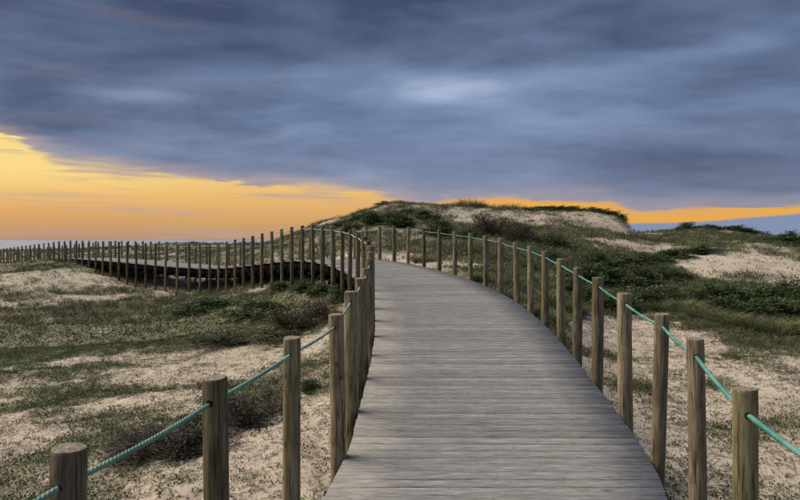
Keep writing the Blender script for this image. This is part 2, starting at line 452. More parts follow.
# ------------------------------------------------------------------ where plants grow
VEG = []      # x, y, rx, ry, weight
def veg_px(px, py, rpx, rpy, w):
    g = ground_at(px, py)
    if g is None: return
    g1 = ground_at(px, py + rpy) or g
    g2 = ground_at(px, py - rpy) or g
    rx_ = rpx * g[1] / F
    ry_ = max(0.12, abs(g2[1] - g1[1]) / 2)
    VEG.append((g[0], g[1], rx_, min(ry_, rx_ * 4 + 1.0), w))
for a in [  # green drifts on the left flat
    (40, 330, 80, 9, .6), (30, 356, 70, 9, .7), (95, 345, 60, 8, .5), (180, 318, 60, 10, .55), (60, 312, 80, 7, .6), (150, 305, 50, 6, .4), (170, 340, 40, 6, .3),
    (35, 375, 50, 7, .55), (95, 392, 45, 9, .5), (20, 405, 30, 10, .35), (110, 415, 60, 9, .25), (225, 330, 60, 9, .6), (250, 306, 70, 12, .9), (300, 305, 40, 16, .9),
    (40, 268, 60, 5, .4), (130, 292, 40, 5, .4), (230, 395, 45, 16, .5), (170, 435, 50, 16, .5), (285, 375, 30, 9, .4), (315, 395, 14, 6, .5), (345, 372, 14, 5, .5),
    # bare sand on the left
    (130, 372, 40, 6, -.7), (80, 280, 70, 7, -.55), (160, 380, 60, 8, -.6), (270, 350, 60, 10, -.55), (100, 460, 90, 18, -.35), (280, 440, 40, 25, -.6), (30, 440, 50, 12, -.3),
    (60, 398, 30, 4, -.3), (320, 340, 25, 8, -.5), (200, 355, 50, 7, -.5),
    # right side
    (640, 278, 62, 30, 1.3), (750, 300, 70, 18, 1.2), (700, 330, 60, 9, .15), (765, 345, 50, 9, .45), (640, 388, 30, 9, .6), (705, 388, 35, 7, .55), (620, 360, 25, 8, .45), (760, 330, 50, 9, .5),
    (520, 300, 30, 20, .8), (490, 270, 40, 14, .8), (560, 300, 26, 16, .7), (560, 255, 50, 14, .7), (450, 250, 50, 10, .5), (520, 265, 50, 10, .6),
    (745, 263, 60, 10, -1.25), (690, 268, 22, 9, -.9), (660, 345, 50, 8, -.5), (650, 430, 40, 22, -.6), (760, 400, 60, 20, -.35), (740, 450, 60, 25, -.45), (600, 335, 30, 6, -.4), (720, 370, 35, 6, -.5),
    # the dune ahead: blow-outs of sand and scrub between
    (462, 217, 10, 8, -1.3), (480, 212, 20, 3, -.5), (606, 223, 20, 6, -1.0), (565, 219, 26, 3, -.6), (530, 226, 14, 4, -.4), (600, 234, 40, 4, .6), (560, 230, 30, 4, .5), (410, 238, 16, 5, -.5), (440, 240, 12, 4, -.4), (400, 262, 30, 3, -1.2), (468, 264, 26, 3, -.8),
    (390, 216, 40, 8, .7), (360, 222, 30, 6, .6), (500, 232, 50, 12, .8), (430, 226, 25, 7, .6), (335, 221, 14, 3, -.6), (640, 239, 30, 2, .3), (600, 240, 40, 5, -.3),
    (720, 234, 50, 5, .6), (250, 252, 70, 8, .35), (345, 243, 40, 10, .6), (385, 245, 30, 8, .55), (430, 246, 40, 6, .5), (310, 236, 30, 6, .4), (345, 260, 16, 5, -.3),
    (90, 320, 110, 18, .5), (60, 350, 90, 16, .5), (180, 330, 80, 18, .4), (60, 395, 70, 20, .35), (120, 420, 90, 20, .25), (60, 450, 60, 18, .3), (635, 330, 55, 9, -.9), (690, 340, 45, 8, -.6), (640, 275, 70, 26, .4)]:
    veg_px(*a)
VA = np.array(VEG)
def veg(x, y):
    r = np.hypot(x, y)
    v = 0.50 + 0.50 * fbm(x / 3.4 + 0.45 * fbm(x / 2, y / 2, 2, 21), y / 2.1 + 0.5 * fbm(x / 2.5, y / 2.5, 2, 61), 5, 5, 0.55) + 0.30 * fbm(x / 0.8, y / 0.6, 3, 33)
    v = v + 0.12 * sstep(18, 30, r)
    for a in VA:
        e = ((x - a[0]) / a[2]) ** 2 + ((y - a[1]) / a[3]) ** 2
        v = v + a[4] * np.exp(-1.2 * e)
    return np.clip(v, 0, 1.4)

# ------------------------------------------------------------------ object helpers
def link(o, parent=None):
    COL.objects.link(o)
    if parent is not None:
        o.parent = parent
    return o
def tag(o, label=None, cat=None, group=None, kind=None):
    if label: o['label'] = label
    if cat: o['category'] = cat
    if group: o['group'] = group
    if kind: o['kind'] = kind
    return o
def empty(name, loc):
    o = bpy.data.objects.new(name, None); o.empty_display_size = 0.2
    o.location = loc
    return link(o)
def mesh_np(name, V, Fq, mat, tint=None, smooth=False):
    V = np.asarray(V, np.float32); Fq = np.asarray(Fq, np.int32)
    me = bpy.data.meshes.new(name)
    nf, k_ = Fq.shape
    me.vertices.add(len(V)); me.vertices.foreach_set('co', V.ravel())
    me.loops.add(nf * k_); me.loops.foreach_set('vertex_index', Fq.ravel())
    me.polygons.add(nf)
    me.polygons.foreach_set('loop_start', np.arange(0, nf * k_, k_, dtype=np.int32))
    me.polygons.foreach_set('loop_total', np.full(nf, k_, np.int32))
    if smooth:
        me.polygons.foreach_set('use_smooth', np.ones(nf, bool))
    if tint is not None:
        at_ = me.attributes.new('tint', 'FLOAT_COLOR', 'POINT')
        tc_ = np.ones((len(V), 4), np.float32); tc_[:, :3] = tint
        at_.data.foreach_set('color', tc_.ravel())
    me.update(calc_edges=True)
    if mat is not None:
        me.materials.append(mat)
    return me
def obj(name, me, parent=None, loc=None):
    o = bpy.data.objects.new(name, me)
    if loc is not None: o.location = loc
    return link(o, parent)

def new_mat(name):
    m = bpy.data.materials.new(name); m.use_nodes = True
    N = NT(m.node_tree)
    b = m.node_tree.nodes['Principled BSDF']
    return m, N, b

# ------------------------------------------------------------------ materials
def mat_sand():
    m, N, b = new_mat('dune_sand')
    pos = N.n.new('ShaderNodeNewGeometry').outputs['Position']
    a = N.n.new('ShaderNodeAttribute'); a.attribute_name = 'tint'
    vg = N.sep(a.outputs['Color'])[0]
    base = N.ramp(N.noise(pos, 0.6, 5, 0.6), [(0.3, (0.33, 0.275, 0.21)), (0.55, (0.45, 0.385, 0.305)), (0.75, (0.54, 0.475, 0.39))])
    gr = N.noise(pos, 90, 2, 0.6)
    base = N.mix(0.35, base, N.ramp(gr, [(0.35, (0.22, 0.17, 0.13)), (0.65, (0.66, 0.56, 0.46))]))
    # plant litter lying on the sand: irregular dark flecks, denser near plants
    wv = N.vmath('ADD', pos, N.vmath('MULTIPLY', N.noise(pos, 9, 3, 0.6, 0, 1), (0.25, 0.25, 0.0)))
    f1 = N.noise(N.vmath('MULTIPLY', wv, (1.0, 0.8, 0.3)), 17, 5, 0.62)
    f2 = N.noise(N.vmath('MULTIPLY', pos, (1, 1, .4)), 3.1, 5, 0.65)
    th = N.math('ADD', N.math('ADD', f1, N.math('MULTIPLY', f2, 0.35)), N.math('MULTIPLY', vg, 0.17))
    fl = N.maprange(th, 0.70, 0.80)
    lit = N.ramp(N.noise(pos, 30, 3, 0.5), [(0.3, (0.050, 0.042, 0.028)), (0.5, (0.095, 0.082, 0.05)), (0.7, (0.105, 0.115, 0.055))])
    col = N.mix(N.math('MULTIPLY', fl, 0.66), base, lit)
    humus = N.mix(N.noise(pos, 1.1, 4, 0.6), (0.105, 0.110, 0.055), (0.175, 0.155, 0.095))
    col = N.mix(N.maprange(vg, 0.50, 1.25, 0.0, 0.62), col, humus)
    N.put(b.inputs['Base Color'], col)
    b.inputs['Roughness'].default_value = 0.95
    b.inputs['Specular IOR Level'].default_value = 0.15
    hgt = N.math('ADD', N.math('MULTIPLY', f1, 0.9), N.math('ADD', N.noise(pos, 5.5, 5, 0.6), N.math('MULTIPLY', gr, 0.15)))
    N.put(b.inputs['Normal'], N.bump(hgt, 0.5, 0.05))
    return m
def mat_leaf(name, rough=0.6):
    m, N, b = new_mat(name)
    a = N.n.new('ShaderNodeAttribute'); a.attribute_name = 'tint'
    pos = N.n.new('ShaderNodeTexCoord').outputs['Object']
    nz = N.noise(pos, 6.0, 3, 0.6)
    oi = N.n.new('ShaderNodeObjectInfo').outputs['Random']
    k_ = N.math('MULTIPLY', N.maprange(nz, 0.25, 0.75, 0.65, 1.3, 'LINEAR'), N.maprange(oi, 0, 1, 0.8, 1.2, 'LINEAR'))
    c = N.vmath('SCALE', a.outputs['Color']); N.l.new(k_, c.node.inputs['Scale'])
    N.put(b.inputs['Base Color'], c)
    b.inputs['Roughness'].default_value = rough
    b.inputs['Specular IOR Level'].default_value = 0.3
    tr = N.n.new('ShaderNodeBsdfTranslucent'); N.put(tr.inputs[0], c)
    ms = N.n.new('ShaderNodeMixShader'); ms.inputs[0].default_value = 0.22
    N.l.new(b.outputs[0], ms.inputs[1]); N.l.new(tr.outputs[0], ms.inputs[2])
    N.l.new(ms.outputs[0], N.n['Material Output'].inputs[0])
    return m
def mat_plank():
    m, N, b = new_mat('weathered_plank')
    tco = N.n.new('ShaderNodeTexCoord').outputs['Object']
    oi = N.n.new('ShaderNodeObjectInfo').outputs['Random']
    a = N.n.new('ShaderNodeAttribute'); a.attribute_name = 'tint'
    off = N.vmath('SCALE', N.comb(13.1, 37.7, 71.3)); N.l.new(N.math('ADD', N.sep(a.outputs['Color'])[0], oi), off.node.inputs['Scale'])
    p = N.vmath('ADD', tco, off)
    g1 = N.noise(N.vmath('MULTIPLY', p, (5.5, 60.0, 20.0)), 1.0, 8, 0.70, 0.6)
    g2 = N.noise(N.vmath('MULTIPLY', p, (11.0, 190.0, 60.0)), 1.0, 5, 0.65)
    blot = N.noise(N.vmath('MULTIPLY', p, (2.2, 3.0, 1.0)), 1.0, 5, 0.65)
    col = N.ramp(g1, [(0.29, (0.060, 0.057, 0.055)), (0.42, (0.168, 0.163, 0.159)), (0.56, (0.245, 0.238, 0.232)), (0.72, (0.385, 0.375, 0.362))])
    col = N.mix(N.maprange(g2, 0.46, 0.31), col, (0.075, 0.07, 0.066))
    col = N.mix(N.maprange(blot, 0.52, 0.75, 0, 0.45), col, (0.205, 0.18, 0.15))
    col = N.mix(N.maprange(N.noise(p, 1.3, 3), 0.58, 0.72, 0, 0.3), col, (0.14, 0.15, 0.11))
    # knots
    vo = N.voro(N.vmath('MULTIPLY', p, (1.7, 6.0, 0.0)), 1.0)
    kn = N.maprange(vo.outputs['Distance'], 0.09, 0.03)
    col = N.mix(N.math('MULTIPLY', kn, 0.7), col, (0.07, 0.06, 0.052))
    ox, oy, _oz = N.sep(tco)
    for xn in (0.0, 0.98):
        d1 = N.math('SUBTRACT', N.math('ABSOLUTE', ox), xn); d2 = N.math('SUBTRACT', N.math('ABSOLUTE', oy), 0.030)
        dn = N.math('SQRT', N.math('ADD', N.math('MULTIPLY', d1, d1), N.math('MULTIPLY', d2, d2)))
        col = N.mix(N.maprange(dn, 0.0055, 0.0035, 0, 0.6), col, (0.06, 0.05, 0.045))
    tone = N.maprange(N.math('FRACT', N.math('MULTIPLY', N.math('ADD', N.sep(a.outputs['Color'])[0], oi), 7.31)), 0, 1, 0.84, 1.12, 'LINEAR')
    c2 = N.vmath('SCALE', col); N.l.new(tone, c2.node.inputs['Scale'])
    N.put(b.inputs['Base Color'], c2)
    b.inputs['Roughness'].default_value = 0.9
    b.inputs['Specular IOR Level'].default_value = 0.08
    N.put(b.inputs['Normal'], N.bump(N.math('ADD', g1, N.math('MULTIPLY', g2, 0.5)), 0.35, 0.008))
    return m
def mat_post(name, c0, c1, c2_):
    m, N, b = new_mat(name)
    tco = N.n.new('ShaderNodeTexCoord').outputs['Object']
    oi = N.n.new('ShaderNodeObjectInfo').outputs['Random']
    off = N.vmath('SCALE', N.comb(17.3, 29.1, 61.9)); N.l.new(oi, off.node.inputs['Scale'])
    p = N.vmath('ADD', tco, off)
    g1 = N.noise(N.vmath('MULTIPLY', p, (46, 46, 3.2)), 1.0, 7, 0.68, 0.6)
    g2 = N.noise(N.vmath('MULTIPLY', p, (120, 120, 3.0)), 1.0, 3, 0.6)
    col = N.ramp(g1, [(0.28, tuple(v * 0.35 for v in c0)), (0.43, c0), (0.56, c1), (0.72, c2_)])
    bl = N.noise(N.vmath('MULTIPLY', p, (6, 6, 3)), 1.0, 5, 0.65)
    col = N.mix(N.maprange(bl, 0.50, 0.70, 0, 0.65), col, (0.085, 0.083, 0.050))       # algae
    col = N.mix(N.maprange(bl, 0.46, 0.30, 0, 0.72), col, (0.058, 0.046, 0.034))        # damp stains
    crk = N.maprange(g2, 0.43, 0.33)
    col = N.mix(N.math('MULTIPLY', crk, 0.85), col, (0.022, 0.017, 0.012))
    vo = N.voro(N.vmath('MULTIPLY', p, (9.0, 9.0, 4.5)), 1.0)
    col = N.mix(N.maprange(vo.outputs['Distance'], 0.12, 0.05, 0, 0.75), col, (0.035, 0.026, 0.018))
    grn = N.math('FRACT', N.math('MULTIPLY', oi, 9.7))
    col = N.mix(N.maprange(grn, 0.35, 1.0, 0.0, 0.55), col, N.mix(1.0, col, (0.80, 1.0, 0.62), 'MULTIPLY'))
    tone = N.maprange(oi, 0, 1, 0.60, 1.25, 'LINEAR')
    cc = N.vmath('SCALE', col); N.l.new(tone, cc.node.inputs['Scale'])
    # paler sawn end grain
    nz = N.sep(N.n.new('ShaderNodeNewGeometry').outputs['Normal'])[2]
    rings = N.noise(N.vmath('MULTIPLY', p, (60, 60, 0)), 1.0, 4, 0.6)
    topc = N.ramp(rings, [(0.35, (0.13, 0.10, 0.07)), (0.65, (0.30, 0.26, 0.20))])
    cc = N.mix(N.maprange(nz, 0.7, 0.9), cc, topc)
    N.put(b.inputs['Base Color'], cc)
    b.inputs['Roughness'].default_value = 0.82
    b.inputs['Specular IOR Level'].default_value = 0.22
    hh = N.math('ADD', g1, N.math('MULTIPLY', crk, -0.8))
    N.put(b.inputs['Normal'], N.bump(hh, 0.7, 0.012))
    return m
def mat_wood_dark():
    m, N, b = new_mat('dark_beam')  # near-black wood; also colours the rope-hole plugs
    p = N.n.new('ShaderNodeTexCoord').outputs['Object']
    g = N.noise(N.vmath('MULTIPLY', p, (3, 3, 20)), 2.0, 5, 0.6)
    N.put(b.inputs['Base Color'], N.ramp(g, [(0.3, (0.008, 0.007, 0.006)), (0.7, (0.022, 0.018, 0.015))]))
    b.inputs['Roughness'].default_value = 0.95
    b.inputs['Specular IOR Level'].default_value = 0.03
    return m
def mat_rope(name, ca, cb):
    m, N, b = new_mat(name)
    p = N.n.new('ShaderNodeTexCoord').outputs['Object']
    g = N.noise(p, 5.0, 5, 0.65)
    f = N.noise(p, 240.0, 3, 0.6)
    col = N.mix(N.maprange(g, 0.40, 0.68), ca, cb)
    col = N.mix(N.maprange(f, 0.45, 0.30, 0, 0.5), col, tuple(v * 0.35 for v in ca))
    N.put(b.inputs['Base Color'], col)
    b.inputs['Roughness'].default_value = 0.6
    N.put(b.inputs['Normal'], N.bump(f, 0.4, 0.002))
    return m
def mat_sea():
    m, N, b = new_mat('sea_water')
    pos = N.n.new('ShaderNodeNewGeometry').outputs['Position']
    w1 = N.noise(N.vmath('MULTIPLY', pos, (0.05, 0.12, 1)), 1.0, 6, 0.6)
    N.put(b.inputs['Base Color'], N.mix(w1, (0.22, 0.23, 0.28), (0.34, 0.35, 0.40)))
    b.inputs['Roughness'].default_value = 0.35
    b.inputs['IOR'].default_value = 1.33
    N.put(b.inputs['Normal'], N.bump(w1, 0.6, 2.0))
    return m
M_SAND = mat_sand(); M_LEAF = mat_leaf('leaf'); M_DRY = mat_leaf('dry_plant', 0.85)
M_PLANK = mat_plank(); M_BEAM = mat_wood_dark()
M_POST = mat_post('weathered_post', (0.145, 0.112, 0.070), (0.235, 0.190, 0.128), (0.34, 0.29, 0.21))
M_ROPE_R = mat_rope('teal_rope', (0.026, 0.185, 0.160), (0.13, 0.28, 0.245))
M_ROPE_L = mat_rope('faded_green_rope', (0.075, 0.185, 0.135), (0.20, 0.31, 0.245))
M_ROPE_F = mat_rope('pale_rope', (0.22, 0.27, 0.22), (0.38, 0.42, 0.36))  # paler colour for the far bays
M_SEA = mat_sea()

# ------------------------------------------------------------------ terrain and sea
def graded(lo, hi, step, out_lo, out_hi, g=1.045):
    a = list(np.arange(lo, hi, step)); s = step; x = a[-1]
    while x < out_hi:
        s *= g; x += s; a.append(x)
    s = step; x = a[0]; b_ = []
    while x > out_lo:
        s *= g; x -= s; b_.append(x)
    return np.array(b_[::-1] + a)
gx = graded(-7, 7, 0.065, -420, 420, 1.035)
gy = graded(2.2, 13, 0.065, -40, 420, 1.03)
X, Y = np.meshgrid(gx, gy)
xs, ys = X.ravel(), Y.ravel()
zs = height(xs, ys)
vg = veg(xs, ys)
nx, ny = len(gx), len(gy)
ii = (np.arange(ny - 1)[:, None] * nx + np.arange(nx - 1)[None]).ravel()
FQ = np.stack([ii, ii + 1, ii + 1 + nx, ii + nx], 1)
ground_me = mesh_np('dune_ground', np.column_stack([xs, ys, zs]), FQ, M_SAND, np.repeat(vg[:, None], 3, 1), True)
tag(obj('dune_ground', ground_me), kind='structure')
bm = bmesh.new()
ring0 = [bm.verts.new((45000 * math.cos(t), 45000 * math.sin(t), -9)) for t in np.linspace(0, 2 * math.pi, 128, endpoint=False)]
bm.faces.new(ring0)
me = bpy.data.meshes.new('sea'); bm.to_mesh(me); bm.free(); me.materials.append(M_SEA)
tag(obj('sea', me), kind='structure')

# ------------------------------------------------------------------ boardwalk
walk = empty('boardwalk', (0.6, 5.0, 0.0))
tag(walk, 'weathered grey wooden plank boardwalk climbing and curving left across the dunes', 'boardwalk')
def child_world(o, parent):   # keep world placement under an unrotated, unscaled Empty
    o.parent = parent
    o.location = Vector(o.location) - Vector(parent.location)
PITCH = 0.120; TH = 0.036
def plank_geo(s, w, jl, jr, dzt):
    a0, b0 = sec(s - w / 2); a1, b1 = sec(s + w / 2)
    def ext(a, b, j0, j1):
        d = (b - a) / np.linalg.norm(b - a)
        return a - d * j0, b + d * j1
    a0, b0 = ext(a0, b0, jl, jr); a1, b1 = ext(a1, b1, jl, jr)
    c = (a0 + b0 + a1 + b1) / 4
    ax = (b0 + b1 - a0 - a1); ax /= np.linalg.norm(ax)
    ay = (a1 + b1 - a0 - b0); ay -= ax * (ay @ ax); ay /= np.linalg.norm(ay); az_ = np.cross(ax, ay)
    Rm = np.stack([ax, ay, az_], 0)
    loc = [Rm @ (p - c) for p in (a0, b0, b1, a1)]
    ch = 0.002
    ns = 5
    p0, p1, p2, p3 = loc                       # near-left, near-right, far-right, far-left
    V = []; Fq = []
    for k_ in range(ns + 1):
        t = k_ / ns
        n_ = p0 + (p1 - p0) * t; f_ = p3 + (p2 - p3) * t
        jn = random.uniform(0, .0024); jf = random.uniform(-.0024, 0)
        zn = random.uniform(-.0008, .0002); zf = random.uniform(-.0008, .0002)
        V += [(n_[0], n_[1] + jn, -TH), (n_[0], n_[1] + jn, -ch + zn), (n_[0], n_[1] + jn + ch, zn),
              (f_[0], f_[1] + jf - ch, zf), (f_[0], f_[1] + jf, -ch + zf), (f_[0], f_[1] + jf, -TH)]
    for k_ in range(ns):
        q0 = k_ * 6; q1 = q0 + 6
        for e in range(5):
            Fq.append((q0 + e, q1 + e, q1 + e + 1, q0 + e + 1))
    for q0, fl in ((0, 1), (ns * 6, 0)):
        for quad in ((0, 1, 4, 5), (1, 2, 3, 4)):
            qd = [q0 + v for v in quad]
            Fq.append(tuple(qd if fl else qd[::-1]))
    return np.array(V), Fq, Rm, c + np.array([0, 0, dzt])
svals = np.arange(0.4, CS[-1] - 0.2, PITCH)
first = np.searchsorted(svals, np.interp(2.4, CEN[:400, 1], CS[:400]))
rest_V, rest_F, rest_T = [], [], []
for i, s in enumerate(svals):
    w = PITCH - random.choice((0.0012, 0.0015, 0.002, 0.002, 0.003, 0.004, 0.006, 0.010))
    V, Fq, Rm, c = plank_geo(s + random.uniform(-.002, .002), w, random.uniform(-.004, .004), random.uniform(-.004, .004), random.uniform(-.0006, .0006))
    rnd = random.random()
    if first <= i < first + 300:
        me = mesh_np('plank', V, Fq, M_PLANK, np.full((len(V), 3), rnd))
        o = bpy.data.objects.new('plank', me); COL.objects.link(o)
        M = Matrix(((Rm[0][0], Rm[1][0], Rm[2][0]), (Rm[0][1], Rm[1][1], Rm[2][1]), (Rm[0][2], Rm[1][2], Rm[2][2])))
        tilt = Matrix.Rotation(random.gauss(0, 0.002), 3, 'X')
        o.rotation_euler = (M @ tilt).to_euler(); o.location = c
        child_world(o, walk)
    else:
        base = sum(len(v) for v in rest_V)
        rest_V.append(V @ Rm + c - np.array(walk.location)); rest_F += [tuple(x + base for x in f) for f in Fq]; rest_T.append(np.full((len(V), 3), rnd))
me = mesh_np('planks', np.vstack(rest_V), rest_F, M_PLANK, np.vstack(rest_T))
tag(obj('planks', me, walk), kind='stuff')
# stringers under both edges and the middle
def ribbon(tval, wid, top, depth):
    pts = []
    for s in np.arange(0.3, CS[-1], 0.35):
        a, b = sec(s); p = a + (b - a) * tval
        d = (b - a)[:2] / np.linalg.norm((b - a)[:2])
        pts.append((p, d))
    V = []; Fq = []
    for p, d in pts:
        for sx, zt in ((-1, 0), (1, 0), (1, -depth), (-1, -depth)):
            V.append((p[0] + sx * d[0] * wid / 2, p[1] + sx * d[1] * wid / 2, p[2] + top + zt))
    for i in range(len(pts) - 1):
        for k_ in range(4):
            Fq.append((i * 4 + k_, i * 4 + (k_ + 1) % 4, i * 4 + 4 + (k_ + 1) % 4, i * 4 + 4 + k_))
    return np.array(V) - np.array(walk.location), Fq
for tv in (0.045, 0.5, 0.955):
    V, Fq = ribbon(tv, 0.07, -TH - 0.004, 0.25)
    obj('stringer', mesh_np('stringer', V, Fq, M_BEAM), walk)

# ------------------------------------------------------------------ fences
def post_mesh(seed, hgt, rad, hole=0.085, hole_dir=0.0):
    r_ = random.Random(seed)
    bm = bmesh.new()
    n_ = 20
    zsl = [0, hgt * 0.25, hgt * 0.5, hgt * 0.75, hgt - 0.012, hgt - 0.003, hgt]
    rs = [1.02, 1.0, 1.0, .985, .98, .965, .90]
    ph = [r_.uniform(0, 6.28) for _ in range(3)]; am = [r_.uniform(.006, .03) for _ in range(3)]
    bend = (r_.gauss(0, .006), r_.gauss(0, .006))
    tiltz = (r_.gauss(0, .05), r_.gauss(0, .05))
    rows = []
    for z, rr in zip(zsl, rs):
        row = []
        tt = z / hgt
        for k_ in range(n_):
            t = 2 * math.pi * k_ / n_
            rad_ = rad * rr * (1 + sum(a * math.cos((q + 1) * t + p) for q, (a, p) in enumerate(zip(am, ph))))
            x = rad_ * math.cos(t) + bend[0] * math.sin(3.14 * tt); y = rad_ * math.sin(t) + bend[1] * math.sin(3.14 * tt)
            zz_ = z + (tiltz[0] * x + tiltz[1] * y if tt > .97 else 0)
            row.append(bm.verts.new((x, y, zz_)))
        rows.append(row)
    for a, b in zip(rows, rows[1:]):
        for k_ in range(n_):
            f = bm.faces.new((a[k_], a[(k_ + 1) % n_], b[(k_ + 1) % n_], b[k_])); f.smooth = True
    bm.faces.new(rows[-1]); bm.faces.new(rows[0][::-1])
    me = bpy.data.meshes.new('post'); bm.to_mesh(me); bm.free(); me.materials.append(M_POST)
    return me
PROTO = [post_mesh(k_, 2.0, 0.0425 + 0.0025 * (k_ % 3 - 1)) for k_ in range(7)]
def strand_rope(pts, rad, parent, mat, twist=True, relief=0.36, pitch=0.045):
    P = np.array(pts); seg = np.linalg.norm(np.diff(P, axis=0), axis=1); c = np.concatenate([[0], np.cumsum(seg)])
    step = 0.0075 if twist else 0.12
    s = np.arange(0, c[-1], step)
    Q = np.column_stack([np.interp(s, c, P[:, i]) for i in range(3)])
    T = np.gradient(Q, axis=0); T /= np.linalg.norm(T, axis=1)[:, None]
    B = np.cross(T, (0, 0, 1.0)); B /= np.linalg.norm(B, axis=1)[:, None]; U = np.cross(B, T)
    V = []; Fq = []
    def tube(Cn, r, m_):
        base = sum(len(v) for v in V)
        a = np.linspace(0, 2 * np.pi, m_, endpoint=False)
        ring = Cn[:, None] + r * (np.cos(a)[None, :, None] * B[:, None] + np.sin(a)[None, :, None] * U[:, None])
        V.append(ring.reshape(-1, 3)); n_ = len(Cn)
        i = (np.arange(n_ - 1)[:, None] * m_); j = np.arange(m_)[None]; jn = (np.arange(m_)[None] + 1) % m_
        Fq.append(np.stack([i + j, i + jn, i + m_ + jn, i + m_ + j], -1).reshape(-1, 4) + base)
    if twist:
        for k_ in range(3):
            ph = 2 * np.pi * (s / pitch + k_ / 3)
            off = rad * relief * (np.cos(ph)[:, None] * B + np.sin(ph)[:, None] * U)
            tube(Q + off, rad * (1 - relief), 8)
    else:
        tube(Q, rad, 6)
    me = mesh_np('rope', np.vstack(V) - np.array(parent.location), np.vstack(Fq), mat, None, True)
    return obj('rope', me, parent)
def fence(line, label, mat_near, near_bays, seed, rrad, relief):
    r_ = random.Random(seed)
    root = empty('rope_fence', (float(line[3, 0]), float(line[3, 1]), 0.0))
    tag(root, label, 'fence')
    tops = []; rads = []
    zg = height(line[:, 0], line[:, 1])
    for i, (x, y) in enumerate(line):
        z = deck_z(x, y) + PH + r_.uniform(-.012, .012)
        o = bpy.data.objects.new('post', PROTO[(i * 3 + seed) % 7]); COL.objects.link(o)
        h_ = z - (zg[i] - 0.30)
        rs_ = (1.04 if y < 3.4 else 1.24) * r_.uniform(.95, 1.06)
        o.scale = (rs_, rs_, h_ / 2.0)
        o.rotation_euler = (r_.gauss(0, .008), r_.gauss(0, .008), r_.uniform(0, 6.28))
        o.location = (x, y, z - h_)
        child_world(o, root)
        lean = o.rotation_euler.to_matrix() @ Vector((0, 0, h_)) - Vector((0, 0, h_))     # heads stay on the rope line
        o.location = Vector((x - root.location.x, y - root.location.y, z - h_ - root.location.z)) - lean
        rads.append(rs_ * PROTO[(i * 3 + seed) % 7].vertices[0].co.length)
        tops.append(np.array([x, y, z - 0.085]))
    for i in range(1, 9):
        d = tops[i + 1] - tops[i - 1]; d /= np.linalg.norm(d)
        bm = bmesh.new()
        bmesh.ops.create_cone(bm, cap_ends=True, segments=16, radius1=0.0125, radius2=0.0125, depth=2 * (rads[i] * 0.985 + 0.0004))  # solid dark plug: its colour paints the shade inside the hole
        me = bpy.data.meshes.new('hole_shade_plug'); bm.to_mesh(me); bm.free(); me.materials.append(M_BEAM)
        o = obj('hole_shade_plug', me, root); o.rotation_euler = Vector(d).to_track_quat('Z', 'Y').to_euler()
        o.location = Vector(tops[i]) - root.location
    def path(i0, i1, sag):
        pts = []
        for i in range(i0, i1):
            a, b = tops[i], tops[i + 1]
            sg = sag * r_.uniform(.4, 1.3)
            for k_ in range(8):
                t = k_ / 8
                p = a + (b - a) * t; p = p - np.array([0, 0, sg * 4 * t * (1 - t)])
                pts.append(p)
        pts.append(tops[i1])
        return pts
    strand_rope(path(0, near_bays, 0.012), rrad, root, mat_near, True, relief)
    strand_rope(path(near_bays, len(tops) - 1, 0.028), 0.0105, root, M_ROPE_F, False)
    return root
fence(left[1:], 'round timber posts with faded green rope along the inside of the boardwalk bend', M_ROPE_L, 11, 1, 0.0090, 0.38)
fence(right[1:], 'round timber posts with bright teal rope along the outside of the boardwalk bend', M_ROPE_R, 22, 2, 0.0100, 0.33)
# bearers under the deck at each inner post
for i in range(4, len(left) - 2, 1):
    j = np.argmin((LE[:, 0] - left[i, 0]) ** 2 + (LE[:, 1] - left[i, 1]) ** 2)
    a, b = SEC_L[j].copy(), SEC_R[j].copy()
    d = (b - a); Ln = np.linalg.norm(d[:2]); d = d / np.linalg.norm(d)
    a = a - d * 0.16; b = b + d * 0.16
    c = (a + b) / 2; L_ = np.linalg.norm(b - a)
    t = np.array([-d[1], d[0], 0]) * 1.0
    V = []
    for sx in (-.5, .5):
        for sy, sz in ((-1, 0), (1, 0), (1, -.13), (-1, -.13)):
            p = d * sx * L_ + t * sy * 0.035 + t * 0.085
            V.append((p[0], p[1], sz))
    Fq = [(0, 1, 2, 3), (7, 6, 5, 4)] + [(k_, 4 + k_, 4 + (k_ + 1) % 4, (k_ + 1) % 4) for k_ in range(4)]
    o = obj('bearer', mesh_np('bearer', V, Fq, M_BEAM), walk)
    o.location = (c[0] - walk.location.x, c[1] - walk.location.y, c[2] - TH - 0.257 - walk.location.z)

# ------------------------------------------------------------------ plants: leaf builders
def leaves(P, N_, size, aspect, tintf, r):
    """folded kite-shaped leaves at points P pointing along N_"""
    m_ = len(P)
    N_ = N_ / (np.linalg.norm(N_, axis=1)[:, None] + 1e-9)
    ref = r.normal(size=(m_, 3)); S = np.cross(N_, ref); S /= (np.linalg.norm(S, axis=1)[:, None] + 1e-9)
    sz = np.asarray(size).reshape(-1, 1) * np.ones((m_, 1))
    w = sz * aspect
    up = np.cross(S, N_) * sz * 0.12
    V = np.stack([P, P + N_ * sz * 0.5 + S * w * 0.5 + up, P + N_ * sz, P + N_ * sz * 0.5 - S * w * 0.5 + up], 1).reshape(-1, 3)
    Fq = np.arange(m_ * 4).reshape(-1, 4)
    T = np.repeat(tintf, 4, 0)
    return V, Fq, T
def tint_pick(m_, pal, r, var=0.25):
    pal = np.array(pal); i = r.integers(0, len(pal), m_)
    t = pal[i] * (1 + r.uniform(-var, var, (m_, 1))) * (1 + r.uniform(-.08, .08, (m_, 3)))
    return np.clip(t, 0.004, 0.9)
PAL_GREEN = [(0.042, 0.078, 0.023), (0.060, 0.100, 0.030), (0.086, 0.120, 0.042), (0.034, 0.060, 0.020), (0.105, 0.118, 0.055)]
